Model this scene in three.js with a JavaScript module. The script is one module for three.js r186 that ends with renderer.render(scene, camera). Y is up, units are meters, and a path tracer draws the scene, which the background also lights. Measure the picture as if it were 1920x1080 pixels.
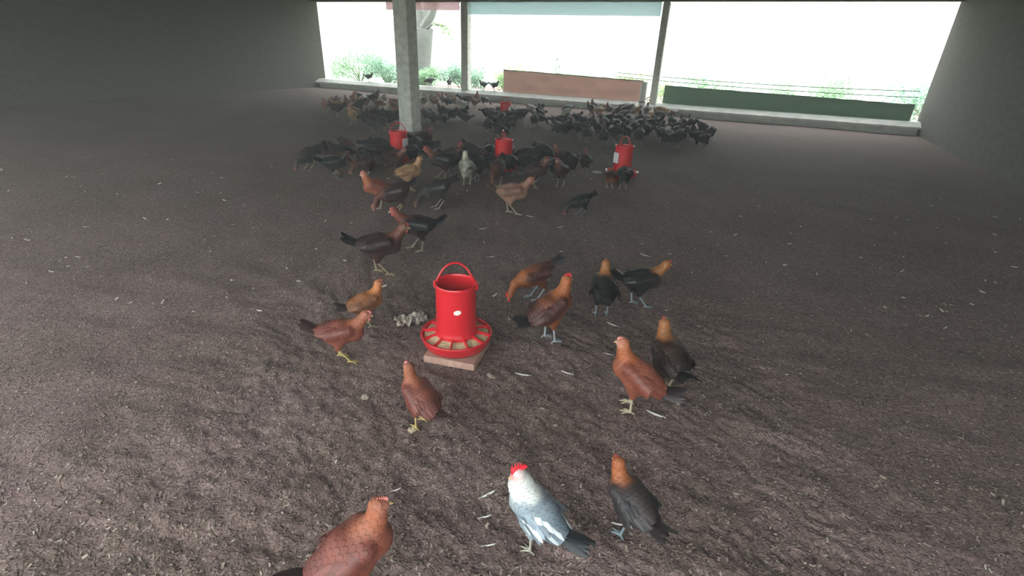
import * as THREE from 'three';
import { RoundedBoxGeometry } from 'three/addons/geometries/RoundedBoxGeometry.js';
import { mergeGeometries } from 'three/addons/utils/BufferGeometryUtils.js';
import { createNoise2D, createNoise3D } from 'simplex-noise';

// ---------------------------------------------------------------- camera, sky, sun, exposure
const scene = new THREE.Scene();
const camera = new THREE.PerspectiveCamera(2 * Math.atan(540 / 935) * 180 / Math.PI, 1920 / 1080, 0.05, 400);
camera.position.set(0, 1.65, 0);
camera.lookAt(0, 1.65 - Math.sin(25.5 * Math.PI / 180), -Math.cos(25.5 * Math.PI / 180));
camera.rotateZ(2.2 * Math.PI / 180);
camera.updateMatrixWorld();

const renderer = new THREE.WebGLRenderer({ antialias: true });
renderer.toneMapping = THREE.LinearToneMapping;
renderer.toneMappingExposure = 7.0;
scene.fog = new THREE.FogExp2(0xe8ecea, 0.013); // fine dust hanging in the shed
renderer.shadowMap.enabled = true;
renderer.shadowMap.type = THREE.PCFSoftShadowMap;

{ // bright overcast sky, a little brighter overhead than at the horizon; grey-green land below it
  const W = 64, H = 32, d = new Float32Array(W * H * 4);
  for (let y = 0; y < H; y++) for (let x = 0; x < W; x++) {
    const e = Math.sin(((y + 0.5) / H - 0.5) * Math.PI), L = 0.85 + 0.35 * Math.max(0, e), k = (y * W + x) * 4;
    const land = e < -0.02; d[k] = land ? 0.19 : L * 0.93; d[k + 1] = land ? 0.22 : L; d[k + 2] = land ? 0.17 : L * 0.99; d[k + 3] = 1;
  }
  const t = new THREE.DataTexture(d, W, H, THREE.RGBAFormat, THREE.FloatType);
  t.mapping = THREE.EquirectangularReflectionMapping; t.magFilter = THREE.LinearFilter; t.needsUpdate = true;
  scene.background = t; scene.environment = t;
}
const sun = new THREE.DirectionalLight(0xfffaf0, 1.3);
sun.position.set(-17, 33, -13); sun.target.position.set(0, 0, -14);
sun.castShadow = true; sun.shadow.radius = 8; sun.shadow.mapSize.set(2048, 2048);
Object.assign(sun.shadow.camera, { left: -30, right: 30, top: 30, bottom: -30, near: 1, far: 90 });
scene.add(sun, sun.target);
// ---------------------------------------------------------------- helpers
let seed = 7;
const rnd = () => { seed = (seed + 0x6d2b79f5) | 0; let t = Math.imul(seed ^ (seed >>> 15), 1 | seed); t = (t + Math.imul(t ^ (t >>> 7), 61 | t)) ^ t; return ((t ^ (t >>> 14)) >>> 0) / 4294967296; };
const rr = (a, b) => a + (b - a) * rnd();
const n2 = createNoise2D(rnd), n3 = createNoise3D(rnd);
const V = (x, y, z) => new THREE.Vector3(x, y, z);
const R = (deg) => deg * Math.PI / 180;
const lin = (hex) => new THREE.Color(hex);
const clamp = THREE.MathUtils.clamp, lerp = THREE.MathUtils.lerp, sstep = THREE.MathUtils.smoothstep;
const taken = {};
function numbered(n) { const k = taken[n] = (taken[n] ?? -1) + 1; return k ? n + '_' + String(k).padStart(3, '0') : n; }
function thing(name, label, category, pos = [0, 0, 0], turn = 0, group) {
  const o = new THREE.Group(); o.name = numbered(name); o.position.set(...pos); o.rotation.y = turn; scene.add(o);
  o.userData = { label, category }; if (group) o.userData.group = group;
  return o;
}
function tag(o, label, category, group) { o.userData = { label, category }; if (group) o.userData.group = group; return o; }
function part(name, geo, mat, parent, kind) {
  const m = new THREE.Mesh(geo, mat); m.name = parent === scene ? numbered(name) : name; m.castShadow = m.receiveShadow = true; parent.add(m);
  if (kind) m.userData.kind = kind;
  return m;
}
const struct = (name, geo, mat) => part(name, geo, mat, scene, 'structure');
const mat = (color, roughness = 0.9, extra = {}) => new THREE.MeshStandardMaterial({ color, roughness, ...extra });
function merge(list) { return mergeGeometries(list.map((g) => { const h = g.index ? g.toNonIndexed() : g; for (const k of Object.keys(h.attributes)) if (!['position', 'normal', 'uv', 'color'].includes(k)) h.deleteAttribute(k); return h; })); }
function metres(g) { const p = g.attributes.position, n = g.attributes.normal, uv = g.attributes.uv; for (let i = 0; i < p.count; i++) { const ax = Math.abs(n.getX(i)), ay = Math.abs(n.getY(i)), az = Math.abs(n.getZ(i)); ax > ay && ax > az ? uv.setXY(i, p.getZ(i) / 2, p.getY(i) / 2) : ay > az ? uv.setXY(i, p.getX(i) / 2, p.getZ(i) / 2) : uv.setXY(i, p.getX(i) / 2, p.getY(i) / 2); } return g; }
function box(w, h, d, x, y, z, r = 0.01) { const g = new RoundedBoxGeometry(w, h, d, 2, Math.min(r, w / 2.1, h / 2.1, d / 2.1)); g.translate(x, y, z); return metres(g); }
function paint(geo, f) { // vertex colours from a function of position, linear values
  const p = geo.attributes.position, c = new Float32Array(p.count * 3), v = V(0, 0, 0);
  for (let i = 0; i < p.count; i++) { v.fromBufferAttribute(p, i); const k = f(v, i); c[i * 3] = k.r; c[i * 3 + 1] = k.g; c[i * 3 + 2] = k.b; }
  geo.setAttribute('color', new THREE.BufferAttribute(c, 3)); return geo;
}
function sweep(pts, radii, sides = 7, cap = true) { // tapered tube through points
  const pos = [], uv = [], idx = []; let n = V(0, 0, 1), len = 0;
  pts.forEach((p, i) => {
    const a = pts[Math.max(0, i - 1)], b = pts[Math.min(pts.length - 1, i + 1)], t = b.clone().sub(a).normalize();
    n = n.clone().addScaledVector(t, -n.dot(t)); if (n.lengthSq() < 1e-4) n = Math.abs(t.x) < 0.8 ? V(1, 0, 0).addScaledVector(t, -t.x) : V(0, 1, 0).addScaledVector(t, -t.y); n.normalize();
    const b2 = t.clone().cross(n), r = Array.isArray(radii) ? radii[i] : radii; if (i) len += p.distanceTo(pts[i - 1]);
    for (let k = 0; k <= sides; k++) { const q = k / sides * Math.PI * 2, v = p.clone().addScaledVector(n, Math.cos(q) * r).addScaledVector(b2, Math.sin(q) * r); pos.push(v.x, v.y, v.z); uv.push(k / sides, len); }
  });
  const w = sides + 1;
  for (let i = 0; i < pts.length - 1; i++) for (let k = 0; k < sides; k++) { const a = i * w + k; idx.push(a, a + 1, a + w, a + 1, a + w + 1, a + w); }
  if (cap) for (const [row, flip] of [[0, 1], [pts.length - 1, 0]]) { const c = pos.length / 3, p = pts[row]; pos.push(p.x, p.y, p.z); uv.push(0.5, 0); for (let k = 0; k < sides; k++) { const a = row * w + k; flip ? idx.push(c, a + 1, a) : idx.push(c, a, a + 1); } }
  const g = new THREE.BufferGeometry(); g.setAttribute('position', new THREE.Float32BufferAttribute(pos, 3)); g.setAttribute('uv', new THREE.Float32BufferAttribute(uv, 2)); g.setIndex(idx); g.computeVertexNormals(); return g;
}
function canvasTex(size, draw, srgb, wrap = true) {
  const c = document.createElement('canvas'); c.width = c.height = size; draw(c.getContext('2d'), size);
  const t = new THREE.CanvasTexture(c); if (srgb) t.colorSpace = THREE.SRGBColorSpace; if (wrap) t.wrapS = t.wrapT = THREE.RepeatWrapping; return t;
}
const groundY = (x, z) => { const fine = (1 - sstep(-z, 3, 4.6)) * (1 - sstep(Math.abs(x), 1.35, 2.4)); return 0.011 * n2(x * 2.3, z * 2.3) + 0.006 * n2(x * 5 + 9, z * 5) + fine * (0.006 * n2(x * 13, z * 13 + 4) + 0.0045 * n2(x * 27 + 5, z * 27)) - 0.004; };
// the shed lies turned 24 degrees to the camera: s runs along its far side, q from the far side towards the camera
const U = V(Math.cos(R(24)), 0, Math.sin(R(24))), Q = V(-U.z, 0, U.x), P0 = V(-1.97, 0, -19.25);
const shed = (s, y, q) => V(P0.x + U.x * s + Q.x * q, y, P0.z + U.z * s + Q.z * q);
const SH = new THREE.Matrix4().makeBasis(U, V(0, 1, 0), Q).setPosition(P0);
const inShed = (g) => g.applyMatrix4(SH);
const S0 = -6.9, S1 = 13.6, DEPTH = 18.4, EAVE = 3.06;
// ---------------------------------------------------------------- setting
const plasterBump = canvasTex(512, (g, n) => { const d = g.createImageData(n, n); for (let i = 0; i < n * n; i++) { const x = i % n, y = (i / n) | 0, v = 128 + 40 * n2(x * 0.03, y * 0.03) + 30 * n2(x * 0.12, y * 0.12) + rr(-25, 25); d.data.set([v, v, v, 255], i * 4); } g.putImageData(d, 0, 0); });
const plasterMap = canvasTex(512, (g, n) => { const d = g.createImageData(n, n); for (let i = 0; i < n * n; i++) { const x = i % n, y = (i / n) | 0, v = 222 + 16 * n2(x * 0.011, y * 0.02 + 7) + 10 * n2(x * 0.07, y * 0.05) + rr(-6, 6); d.data.set([v, v - 2, v - 6, 255], i * 4); } g.putImageData(d, 0, 0); }, true);
const limewash = mat('#e9eee6', 0.95, { map: plasterMap, bumpMap: plasterBump, bumpScale: 0.004 });
const cement = mat('#625f5a', 0.95, { map: plasterMap, bumpMap: plasterBump, bumpScale: 0.005 });
const palecap = mat('#f0f2ee', 0.6, { map: plasterMap, bumpMap: plasterBump, bumpScale: 0.002 });

// litter: chaff, husks, droppings
const strokes = (tones, count, fibre) => (g, n) => {
  g.fillStyle = tones[0]; g.fillRect(0, 0, n, n);
  for (let i = 0; i < count; i++) {
    const x = rnd() * n, y = rnd() * n, a = rnd() * Math.PI, l = rr(3, 17) * (rnd() < 0.1 ? 2 : 1), w = rr(1.2, 6.5);
    g.strokeStyle = tones[1 + Math.floor(rnd() * (tones.length - 1))]; g.globalAlpha = rr(0.25, 0.9); g.lineWidth = fibre ? Math.min(w, l) : w; g.lineCap = 'round';
    for (const ox of [-n, 0, n]) for (const oy of [-n, 0, n]) { const X = x + ox, Y = y + oy; if (X < -30 || Y < -30 || X > n + 30 || Y > n + 30) continue; g.beginPath(); g.moveTo(X, Y); g.lineTo(X + Math.cos(a) * l, Y + Math.sin(a) * l); g.stroke(); }
  }
  g.globalAlpha = 1;
};
const litterMap = canvasTex(1024, strokes(['#85776c', '#5d5048', '#6d6058', '#93857a', '#a2958a', '#7d6f64', '#4d423b', '#b3a698', '#8a7a6d'], 26000, true), true);
const litterBump = canvasTex(1024, strokes(['#808080', '#404040', '#606060', '#a0a0a0', '#c0c0c0', '#707070', '#e0e0e0'], 22000, true));
const litterMat = mat('#ffffff', 1, { map: litterMap, bumpMap: litterBump, bumpScale: 0.009, vertexColors: true });
{
  const axis = (fine, lo, hi, step, out) => { const a = []; for (let v = lo; v <= hi + 1e-6; v += step) a.push(v); let d = step; while (a[a.length - 1] < out) { d *= 1.12; a.push(Math.min(out, a[a.length - 1] + d)); } return a; };
  const pos1 = axis(0, 0, 1.4, 0.021, 24), xs = [...pos1.slice(1).map((v) => -v).reverse(), ...pos1];
  const zs = axis(0, 0, 2.4, 0.021, 26).map((v) => -0.7 - v), zb = [2.5, 1, 0, -0.4];
  const Z = [...zb, ...zs], pos = [], uv = [], col = [], idx = [];
  for (const z of Z) for (const x of xs) {
    const q = V(x, 0, z).sub(P0).dot(Q);
    pos.push(x, q < -0.1 ? -0.03 : groundY(x, z), z); uv.push(x / 1.3, z / 1.3);
    const w = 0.5 + 0.5 * n2(x * 0.9 + 3, z * 0.9), f = 0.5 + 0.5 * n2(x * 3.1, z * 3.1 + 8), k = 0.6 + 0.2 * w + 0.12 * f;
    col.push(k, k * 0.86 * (0.97 + 0.05 * f), k * 0.96 * (0.95 + 0.08 * w));
  }
  const nx = xs.length; for (let j = 0; j < Z.length - 1; j++) for (let i = 0; i < nx - 1; i++) { const a = j * nx + i; idx.push(a, a + 1, a + nx, a + 1, a + nx + 1, a + nx); }
  const g = new THREE.BufferGeometry(); g.setAttribute('position', new THREE.Float32BufferAttribute(pos, 3)); g.setAttribute('uv', new THREE.Float32BufferAttribute(uv, 2)); g.setAttribute('color', new THREE.Float32BufferAttribute(col, 3)); g.setIndex(idx); g.computeVertexNormals();
  if (g.attributes.normal.getY(500) < 0) { g.setIndex(idx.map((v, i) => idx[i - (i % 3) + [0, 2, 1][i % 3]])); g.computeVertexNormals(); }
  struct('floor', g, litterMat);
}
// outside ground beyond the far side
struct('ground', inShed(new THREE.BoxGeometry(120, 0.4, 42).translate(3, -0.3, -21.4)), mat('#7d9f7c', 1));
// far low wall with a pale coping, laid as separate cap stones
struct('wall_far', inShed(box(S1 - S0, 0.36, 0.16, (S0 + S1) / 2, 0.085, -0.1, 0.01)), limewash);
{
  const top = thing('coping', 'pale cement coping along the top of the low far wall', 'coping');
  top.userData.kind = 'structure'; delete top.userData.category; delete top.userData.label;
  const s = new THREE.Shape([[-0.34, 0.26], [-0.34, 0.31], [-0.03, 0.312], [0.2, 0.205], [0.2, 0.17], [0.0, 0.2]].map(([q, y]) => new THREE.Vector2(-q, y)));
  const g = new THREE.ExtrudeGeometry(s, { depth: S1 - S0, bevelEnabled: true, bevelSize: 0.006, bevelThickness: 0.006, bevelSegments: 2 }); g.rotateY(Math.PI / 2).translate(S0, 0, 0); metres(g);
  part('cap', inShed(g), palecap, top);
}
const gable = (s0) => { const s = new THREE.Shape([[0.4, -0.2], [0.4, 3.22], [-DEPTH / 2, 5.38], [-DEPTH - 0.4, 3.22], [-DEPTH - 0.4, -0.2]].map(([a, b]) => new THREE.Vector2(a, b))); const g = new THREE.ExtrudeGeometry(s, { depth: 0.2, bevelEnabled: false }); g.rotateY(Math.PI / 2).translate(s0, 0, 0); return inShed(metres(g)); };
struct('wall_left', gable(S0 - 0.2), cement);
struct('wall_right', gable(S1), cement);
struct('wall_near', inShed(box(S1 - S0, 0.36, 0.16, (S0 + S1) / 2, 0.1, DEPTH + 0.3, 0.01)), cement);
{ // roof: two corrugated slopes meeting at a ridge, carried by beams
  const slope = (q0, y0, q1, y1) => {
    const pos = [], idx = [], uv = [], n = 420, L = S1 - S0 + 1.2;
    for (const [lift] of [[0.03], [0]]) for (let i = 0; i <= n; i++) for (const [q, y] of [[q0, y0], [q1, y1]]) { pos.push(S0 - 0.6 + L * i / n, y + lift + 0.018 * Math.sin(i * Math.PI / 2), q); uv.push(L * i / n, q); }
    const m = (n + 1) * 2; for (const o of [0, m]) for (let i = 0; i < n; i++) { const a = o + i * 2; o ? idx.push(a, a + 1, a + 2, a + 1, a + 3, a + 2) : idx.push(a, a + 2, a + 1, a + 1, a + 2, a + 3); }
    const g = new THREE.BufferGeometry(); g.setAttribute('position', new THREE.Float32BufferAttribute(pos, 3)); g.setAttribute('uv', new THREE.Float32BufferAttribute(uv, 2)); g.setIndex(idx); g.computeVertexNormals(); return g;
  };
  const mid = DEPTH / 2, sheet = mat('#565a5c', 0.6, { metalness: 0.2 });
  struct('roof_far', inShed(slope(-0.6, 3.2, mid + 0.05, 5.4)), sheet);
  struct('roof_near', inShed(slope(DEPTH + 0.5, 3.2, mid - 0.05, 5.4)), sheet);
}
const timber = mat('#8f8a80', 0.85, { map: plasterMap, bumpMap: plasterBump, bumpScale: 0.003 });
struct('trim_1', inShed(box(S1 - S0, 0.16, 0.14, (S0 + S1) / 2, EAVE + 0.08, -0.1, 0.01)), timber);
struct('trim_2', inShed(box(S1 - S0, 0.16, 0.14, (S0 + S1) / 2, EAVE + 0.08, DEPTH + 0.3, 0.01)), timber);
struct('trim_3', inShed(box(S1 - S0, 0.2, 0.16, (S0 + S1) / 2, 4.55, 7.5, 0.01)), timber);
// posts
function post(label, s, q, w, h, footing) {
  const c = shed(s, 0, q), t = thing('concrete_post', label, 'post', [c.x, footing ? 0 : 0.312, c.z], -R(24)); if (!footing) h -= 0.322;
  const g = new RoundedBoxGeometry(w, h, w, 3, 0.02); g.translate(0, h / 2, 0);
  const p = g.attributes.position; for (let i = 0; i < p.count; i++) { const k = 0.004 * n3(p.getX(i) * 8, p.getY(i) * 3 + s, p.getZ(i) * 8); p.setX(i, p.getX(i) + k); p.setZ(i, p.getZ(i) + k); }
  part('shaft', metres(g), limewash, t);
  if (footing) part('footing', box(w + 0.03, footing, w + 0.03, 0, footing / 2, 0, 0.025), limewash, t);
}
post('thick whitewashed post inside the shed behind the left hand feeder', 2.98, 7.55, 0.33, 4.5, 0.1);
post('slim whitewashed post on the far wall line, left of the red brown tarp panel', 0, -0.1, 0.27, EAVE, 0);
post('whitewashed post on the far wall line right of the red brown tarp panel', 6.68, -0.1, 0.2, EAVE, 0);

// tarps hung on the far side
function tarp(label, s0, s1, y0, y1a, y1b, color, q, amp, opt = {}) {
  const nx = 60, ny = 14, t = thing('tarp_panel', label, 'tarp'), c = shed((s0 + s1) / 2, y0, q); t.position.copy(c); t.rotation.y = -R(24);
  const g = new THREE.BoxGeometry(s1 - s0, 1, 0.012, nx, ny, 1), p = g.attributes.position, id = rnd() * 50;
  for (let i = 0; i < p.count; i++) {
    const a = p.getX(i) / (s1 - s0) + 0.5, b = p.getY(i) + 0.5, top = lerp(y1a, y1b, a) + 0.012 * n2(a * 14, id);
    p.setXYZ(i, p.getX(i), b * (top - y0), p.getZ(i) + amp * n2(a * (s1 - s0) * 1.1 + id, b * 1.2) + amp * 0.5 * n2(a * (s1 - s0) * 4, b * 0.6 + id));
  }
  g.computeVertexNormals();
  part('sheet', g, new THREE.MeshPhysicalMaterial({ color, roughness: opt.rough ?? 0.75, transmission: opt.trans ?? 0.12, thickness: 0, bumpMap: plasterBump, bumpScale: 0.001 }), t);
  const hem = (ya, yb) => { const pts = []; for (let i = 0; i <= 24; i++) { const a = i / 24; pts.push(V((a - 0.5) * (s1 - s0), lerp(ya, yb, a) + 0.012 * n2(a * 14, id) - 0.004, amp * n2(a * (s1 - s0) * 1.1 + id, 1.2))); } return sweep(pts, 0.016, 6); };
  part('hem', hem(y1a - y0, y1b - y0), mat(opt.hem ?? '#4d5a4c', 0.8), t);
  return t;
}
tarp('long red brown tarp panel standing on the far wall right of the slim post', 1.42, 6.28, 0.31, 1.02, 0.92, '#b9a098', -0.25, 0.03, { trans: 0.65 });
tarp('dark green tarp panel on the far wall beyond the right hand post', 6.95, 13.4, 0.31, 0.82, 0.72, '#6f8f74', -0.25, 0.03, { trans: 0.3 });
tarp('pale blue grey tarp rolled down a little under the eave over the far opening', 0.17, 6.56, 2.68, 3.06, 3.06, '#dce9ec', 0.05, 0.025, { trans: 0.6, hem: '#a9b7b8' });
tarp('short faded red tarp under the eave left of the slim post', -3.2, -0.16, 2.8, 3.06, 3.06, '#ecd6da', 0.05, 0.03, { trans: 0.7, hem: '#8e7378' });
{ // white pipe stub beside the right post
  const c = shed(6.42, 0.2, 0.32), t = thing('white_pipe', 'short white plastic pipe standing against the right hand post', 'pipe', [c.x, 0.0, c.z]);
  const white = mat('#d8dad6', 0.5);
  const lathe = (prof) => new THREE.LatheGeometry(prof.map(([r, y]) => new THREE.Vector2(r, y)), 20);
  part('tube', lathe([[0, 0.36], [0.095, 0.36], [0.095, 0.92], [0.08, 0.92], [0.08, 0.6]]), white, t);
  part('coupling', lathe([[0.06, 0.33], [0.1, 0.33], [0.104, 0.345], [0.1, 0.37], [0.06, 0.37]]), mat('#4a4f4c', 0.6), t);
  part('foot', lathe([[0, 0.0], [0.1, 0.0], [0.097, 0.33], [0, 0.33]]), white, t);
}
for (const [y0, y1, y2, w] of [[1.12, 1.05, 0.94, 'upper'], [1.0, 0.9, 0.84, 'lower']]) { // two slack wires by the right post
  const pts = []; for (let i = 0; i <= 30; i++) { const a = i / 30; pts.push(shed(5.4 + 8 * a, (1 - a) * (1 - a) * y0 + 2 * a * (1 - a) * y2 + a * a * y1, -0.24)); }
  tag(part('fence_wire', sweep(pts, 0.011, 6), mat('#41564a', 0.6, { metalness: 0.4 }), scene), `${w} of two slack dark wires running past the right hand post`, 'wire');
}
// ---------------------------------------------------------------- plants beyond the far side
function leafGeo(l, w) {
  const pos = [], idx = [], uv = [], n = 4;
  for (let i = 0; i <= n; i++) { const a = i / n, k = w * Math.sin(Math.PI * Math.pow(a, 0.8)) * 0.5 + 0.0005, y = -0.18 * l * a * a; for (const s of [-1, 0, 1]) { pos.push(s * k, y + Math.abs(s) * k * 0.3, a * l); uv.push(s / 2 + 0.5, a); } }
  for (let i = 0; i < n; i++) for (let s = 0; s < 2; s++) { const a = i * 3 + s; idx.push(a, a + 3, a + 1, a + 1, a + 3, a + 4); }
  const g = new THREE.BufferGeometry(); g.setAttribute('position', new THREE.Float32BufferAttribute(pos, 3)); g.setAttribute('uv', new THREE.Float32BufferAttribute(uv, 2)); g.setIndex(idx); g.computeVertexNormals(); return g;
}
const leafMat = new THREE.MeshPhysicalMaterial({ color: '#ffffff', roughness: 0.9, transmission: 0.4, thickness: 0 });
const barkMat = mat('#8d8f8c', 0.95, { map: plasterMap, bumpMap: plasterBump, bumpScale: 0.02 });
const stemMat = mat('#6f7a52', 0.9);
function leaves(parent, count, spot, size, tones, lw = 0.45) {
  const m = new THREE.InstancedMesh(leafGeo(size, size * lw), leafMat, count), o = new THREE.Object3D(), c = new THREE.Color(), d = new THREE.Color();
  for (let i = 0; i < count; i++) {
    o.position.copy(spot(i)); o.rotation.set(rr(-0.9, 0.5), rr(0, Math.PI * 2), rr(-0.6, 0.6), 'YXZ'); o.scale.setScalar(rr(0.6, 1.25)); o.updateMatrix(); m.setMatrixAt(i, o.matrix);
    c.set(tones[Math.floor(rnd() * tones.length)]).lerp(d.set(tones[0]), rnd() * 0.5); m.setColorAt(i, c);
  }
  m.name = 'foliage'; m.userData.kind = 'stuff'; m.castShadow = m.receiveShadow = true; parent.add(m); return m;
}
function bush(label, s, q, rx, h, count, tones, leaf = 0.11) {
  const c = shed(s, -0.1, q), t = thing('bush', label, 'bush', [c.x, c.y, c.z], rr(0, 6));
  const lobes = []; for (let i = 0; i < 9; i++) { const a = rr(0, 6.28), k = Math.sqrt(rnd()) * rx * 0.75; lobes.push([V(Math.cos(a) * k, rr(0.35, 0.82) * h * (1 - 0.35 * k / rx), Math.sin(a) * k), rr(0.22, 0.42) * Math.min(rx, h)]); }
  const st = lobes.map(([p]) => sweep([V(rr(-0.1, 0.1), 0, rr(-0.1, 0.1)), V(p.x * 0.35, p.y * 0.55, p.z * 0.35), p], [0.03, 0.02, 0.008], 6));
  part('stem', merge(st), stemMat, t);
  leaves(t, count, () => { const [p, r] = lobes[Math.floor(rnd() * lobes.length)], v = V(rr(-1, 1), rr(-1, 1), rr(-1, 1)); if (v.lengthSq() > 1) v.normalize(); v.multiplyScalar(r * Math.pow(rnd(), 0.15)); v.add(p); v.y = Math.max(v.y, 0.03); return v; }, leaf, tones);
}
const G1 = ['#9cc296', '#8ab48a', '#abd0a3', '#7ba688'], G2 = ['#b6d296', '#a5c48c', '#c7dca4', '#95b88a'], G3 = ['#92ba9f', '#84ad98', '#a2c7ad', '#7aa08c'];
bush('wide green bush behind the far wall at the left edge', -7.6, -3.4, 1.7, 2.0, 3400, G1);
bush('pale blue green bush behind the far wall just left of the thick post', -5.4, -2.7, 1.4, 1.6, 3000, G3);
bush('low green bush at the foot of the leaning tree', -3.6, -2.6, 1.0, 1.25, 2400, G1);
bush('green bush between the leaning tree and the slim post', -1.9, -3.2, 1.2, 1.5, 2800, G3);
bush('yellow green bush between the slim post and the red brown tarp panel', 0.7, -2.8, 1.2, 1.5, 2800, G2);
bush('low yellow green bush just above the middle of the red brown tarp panel', 3.0, -3.4, 1.5, 1.12, 2400, G2);
bush('yellow green bush above the right end of the red brown tarp panel', 5.7, -2.8, 1.3, 1.35, 2600, G2);
bush('green bush beyond the right hand post', 8.2, -2.6, 1.4, 1.3, 2400, G1);
bush('tall green bush beyond the dark green tarp panel', 11.2, -3.2, 1.7, 1.6, 2600, G1);
bush('broad green bush at the far right end of the shed', 14.6, -3.4, 2.0, 1.7, 2600, G3);
{ // spiky weed above the tarp
  const c = shed(2.85, -0.1, -1.6), t = thing('tall_weed', 'single tall spiky weed rising above the red brown tarp panel', 'weed', [c.x, c.y, c.z]);
  part('stem', sweep([V(0, 0, 0), V(0.03, 0.8, 0), V(0, 1.68, 0.02)], [0.022, 0.014, 0.004], 6), stemMat, t);
  leaves(t, 150, () => { const y = rr(0.25, 1.6), k = (1.75 - y) * 0.24; return V(rr(-k, k) + 0.02, y, rr(-k, k)); }, 0.14, G3, 0.28);
}
{ // leaning tree
  const c = shed(-4.55, -0.2, -3.9), t = thing('tree', 'large grey trunked tree leaning behind the far wall, right of the thick post', 'tree', [c.x, c.y, c.z], -R(24));
  const trunkPts = [V(-0.15, 0, 0), V(-0.1, 0.5, 0), V(-0.02, 1.2, 0), V(0.1, 2.0, 0), V(0.2, 2.6, 0.05)];
  const tr = sweep(trunkPts, [0.7, 0.56, 0.5, 0.48, 0.5], 18), p = tr.attributes.position;
  for (let i = 0; i < p.count; i++) { const k = 0.05 * n3(p.getX(i) * 3, p.getY(i) * 0.9, p.getZ(i) * 3); p.setX(i, p.getX(i) + k); p.setZ(i, p.getZ(i) + k); } tr.computeVertexNormals();
  part('trunk', tr, barkMat, t);
  const br = [[V(0.2, 2.5, 0), V(0.75, 3.1, 0.1), V(1.5, 4.3, 0.3), 0.24], [V(0.1, 2.4, 0), V(-0.1, 3.6, 0), V(-0.7, 5.4, -0.2), 0.28], [V(0.25, 2.6, 0), V(0.4, 3.8, -0.4), V(0.6, 5.6, -0.8), 0.22], [V(0.3, 2.45, 0.1), V(0.95, 2.75, 0.3), V(1.7, 2.65, 0.5), 0.07]];
  for (const [a, b, d, r] of br) part('branch', sweep([a, b, d], [r, r * 0.75, r * 0.3], 10), barkMat, t);
  leaves(t, 2600, () => { const v = V(rr(-1, 1), rr(-1, 1), rr(-1, 1)); if (v.lengthSq() > 1) v.normalize(); return V(0.2 + v.x * 3.1, 5.6 + v.y * 1.5, v.z * 2.6); }, 0.2, G1);
  leaves(t, 130, () => { const a = Math.pow(rnd(), 0.6); return V(0.9 + a * 0.95, 2.75 - a * rr(0, 0.65), 0.3 + rr(-0.25, 0.25)); }, 0.17, G2);
}
// ---------------------------------------------------------------- feeders
const redPlastic = new THREE.MeshPhysicalMaterial({ color: '#cf1f2c', roughness: 0.32, clearcoat: 0.4 });
const feedMat = mat('#d2c09a', 1, { bumpMap: litterBump, bumpScale: 0.004 });
const lathe = (prof, seg = 56) => new THREE.LatheGeometry(prof.map(([r, y]) => new THREE.Vector2(r, y)), seg);
const feederParts = {
  hopper: lathe([[0.112, 0.055], [0.116, 0.06], [0.124, 0.075], [0.128, 0.085], [0.128, 0.1], [0.121, 0.108], [0.118, 0.14], [0.117, 0.3], [0.116, 0.375], [0.12, 0.38], [0.122, 0.392], [0.12, 0.402], [0.117, 0.404], [0.111, 0.4], [0.11, 0.38], [0.111, 0.2], [0.112, 0.06]]),
  tray: lathe([[0, 0.004], [0.14, 0.0], [0.185, 0.006], [0.2, 0.03], [0.208, 0.065], [0.213, 0.07], [0.213, 0.077], [0.207, 0.08], [0.2, 0.075], [0.194, 0.035], [0.18, 0.014], [0, 0.012]]),
  handle: (() => { const pts = []; for (let i = 0; i <= 24; i++) { const a = i / 12 - 1, b = Math.abs(a); pts.push(V(a * 0.114, 0.385 + 0.128 * Math.pow(1 - b * b * (0.55 + 0.45 * b), 0.9), -0.02 * (1 - b))); } return sweep(pts, 0.0065, 8); })(),
  feed: (() => { const g = new THREE.RingGeometry(0.1, 0.192, 72, 8); g.rotateX(-Math.PI / 2); const p = g.attributes.position; for (let i = 0; i < p.count; i++) { const x = p.getX(i), z = p.getZ(i), r = Math.hypot(x, z); p.setY(i, 0.08 - (r - 0.1) * 0.2 + 0.007 * n2(x * 28, z * 28) + 0.004 * n2(x * 70, z * 70)); } g.computeVertexNormals(); return g; })(),
  core: lathe([[0, 0.25], [0.105, 0.2], [0.109, 0.17]], 32),
};
const FIN = (() => { const s = new THREE.Shape(); s.moveTo(0.118, 0.06); s.lineTo(0.205, 0.055); s.lineTo(0.205, 0.076); s.quadraticCurveTo(0.16, 0.082, 0.124, 0.098); s.closePath(); const g = new THREE.ExtrudeGeometry(s, { depth: 0.005, bevelEnabled: true, bevelSize: 0.001, bevelThickness: 0.001, bevelSegments: 1 }); g.translate(0, 0, -0.0025); return g; })();
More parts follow.
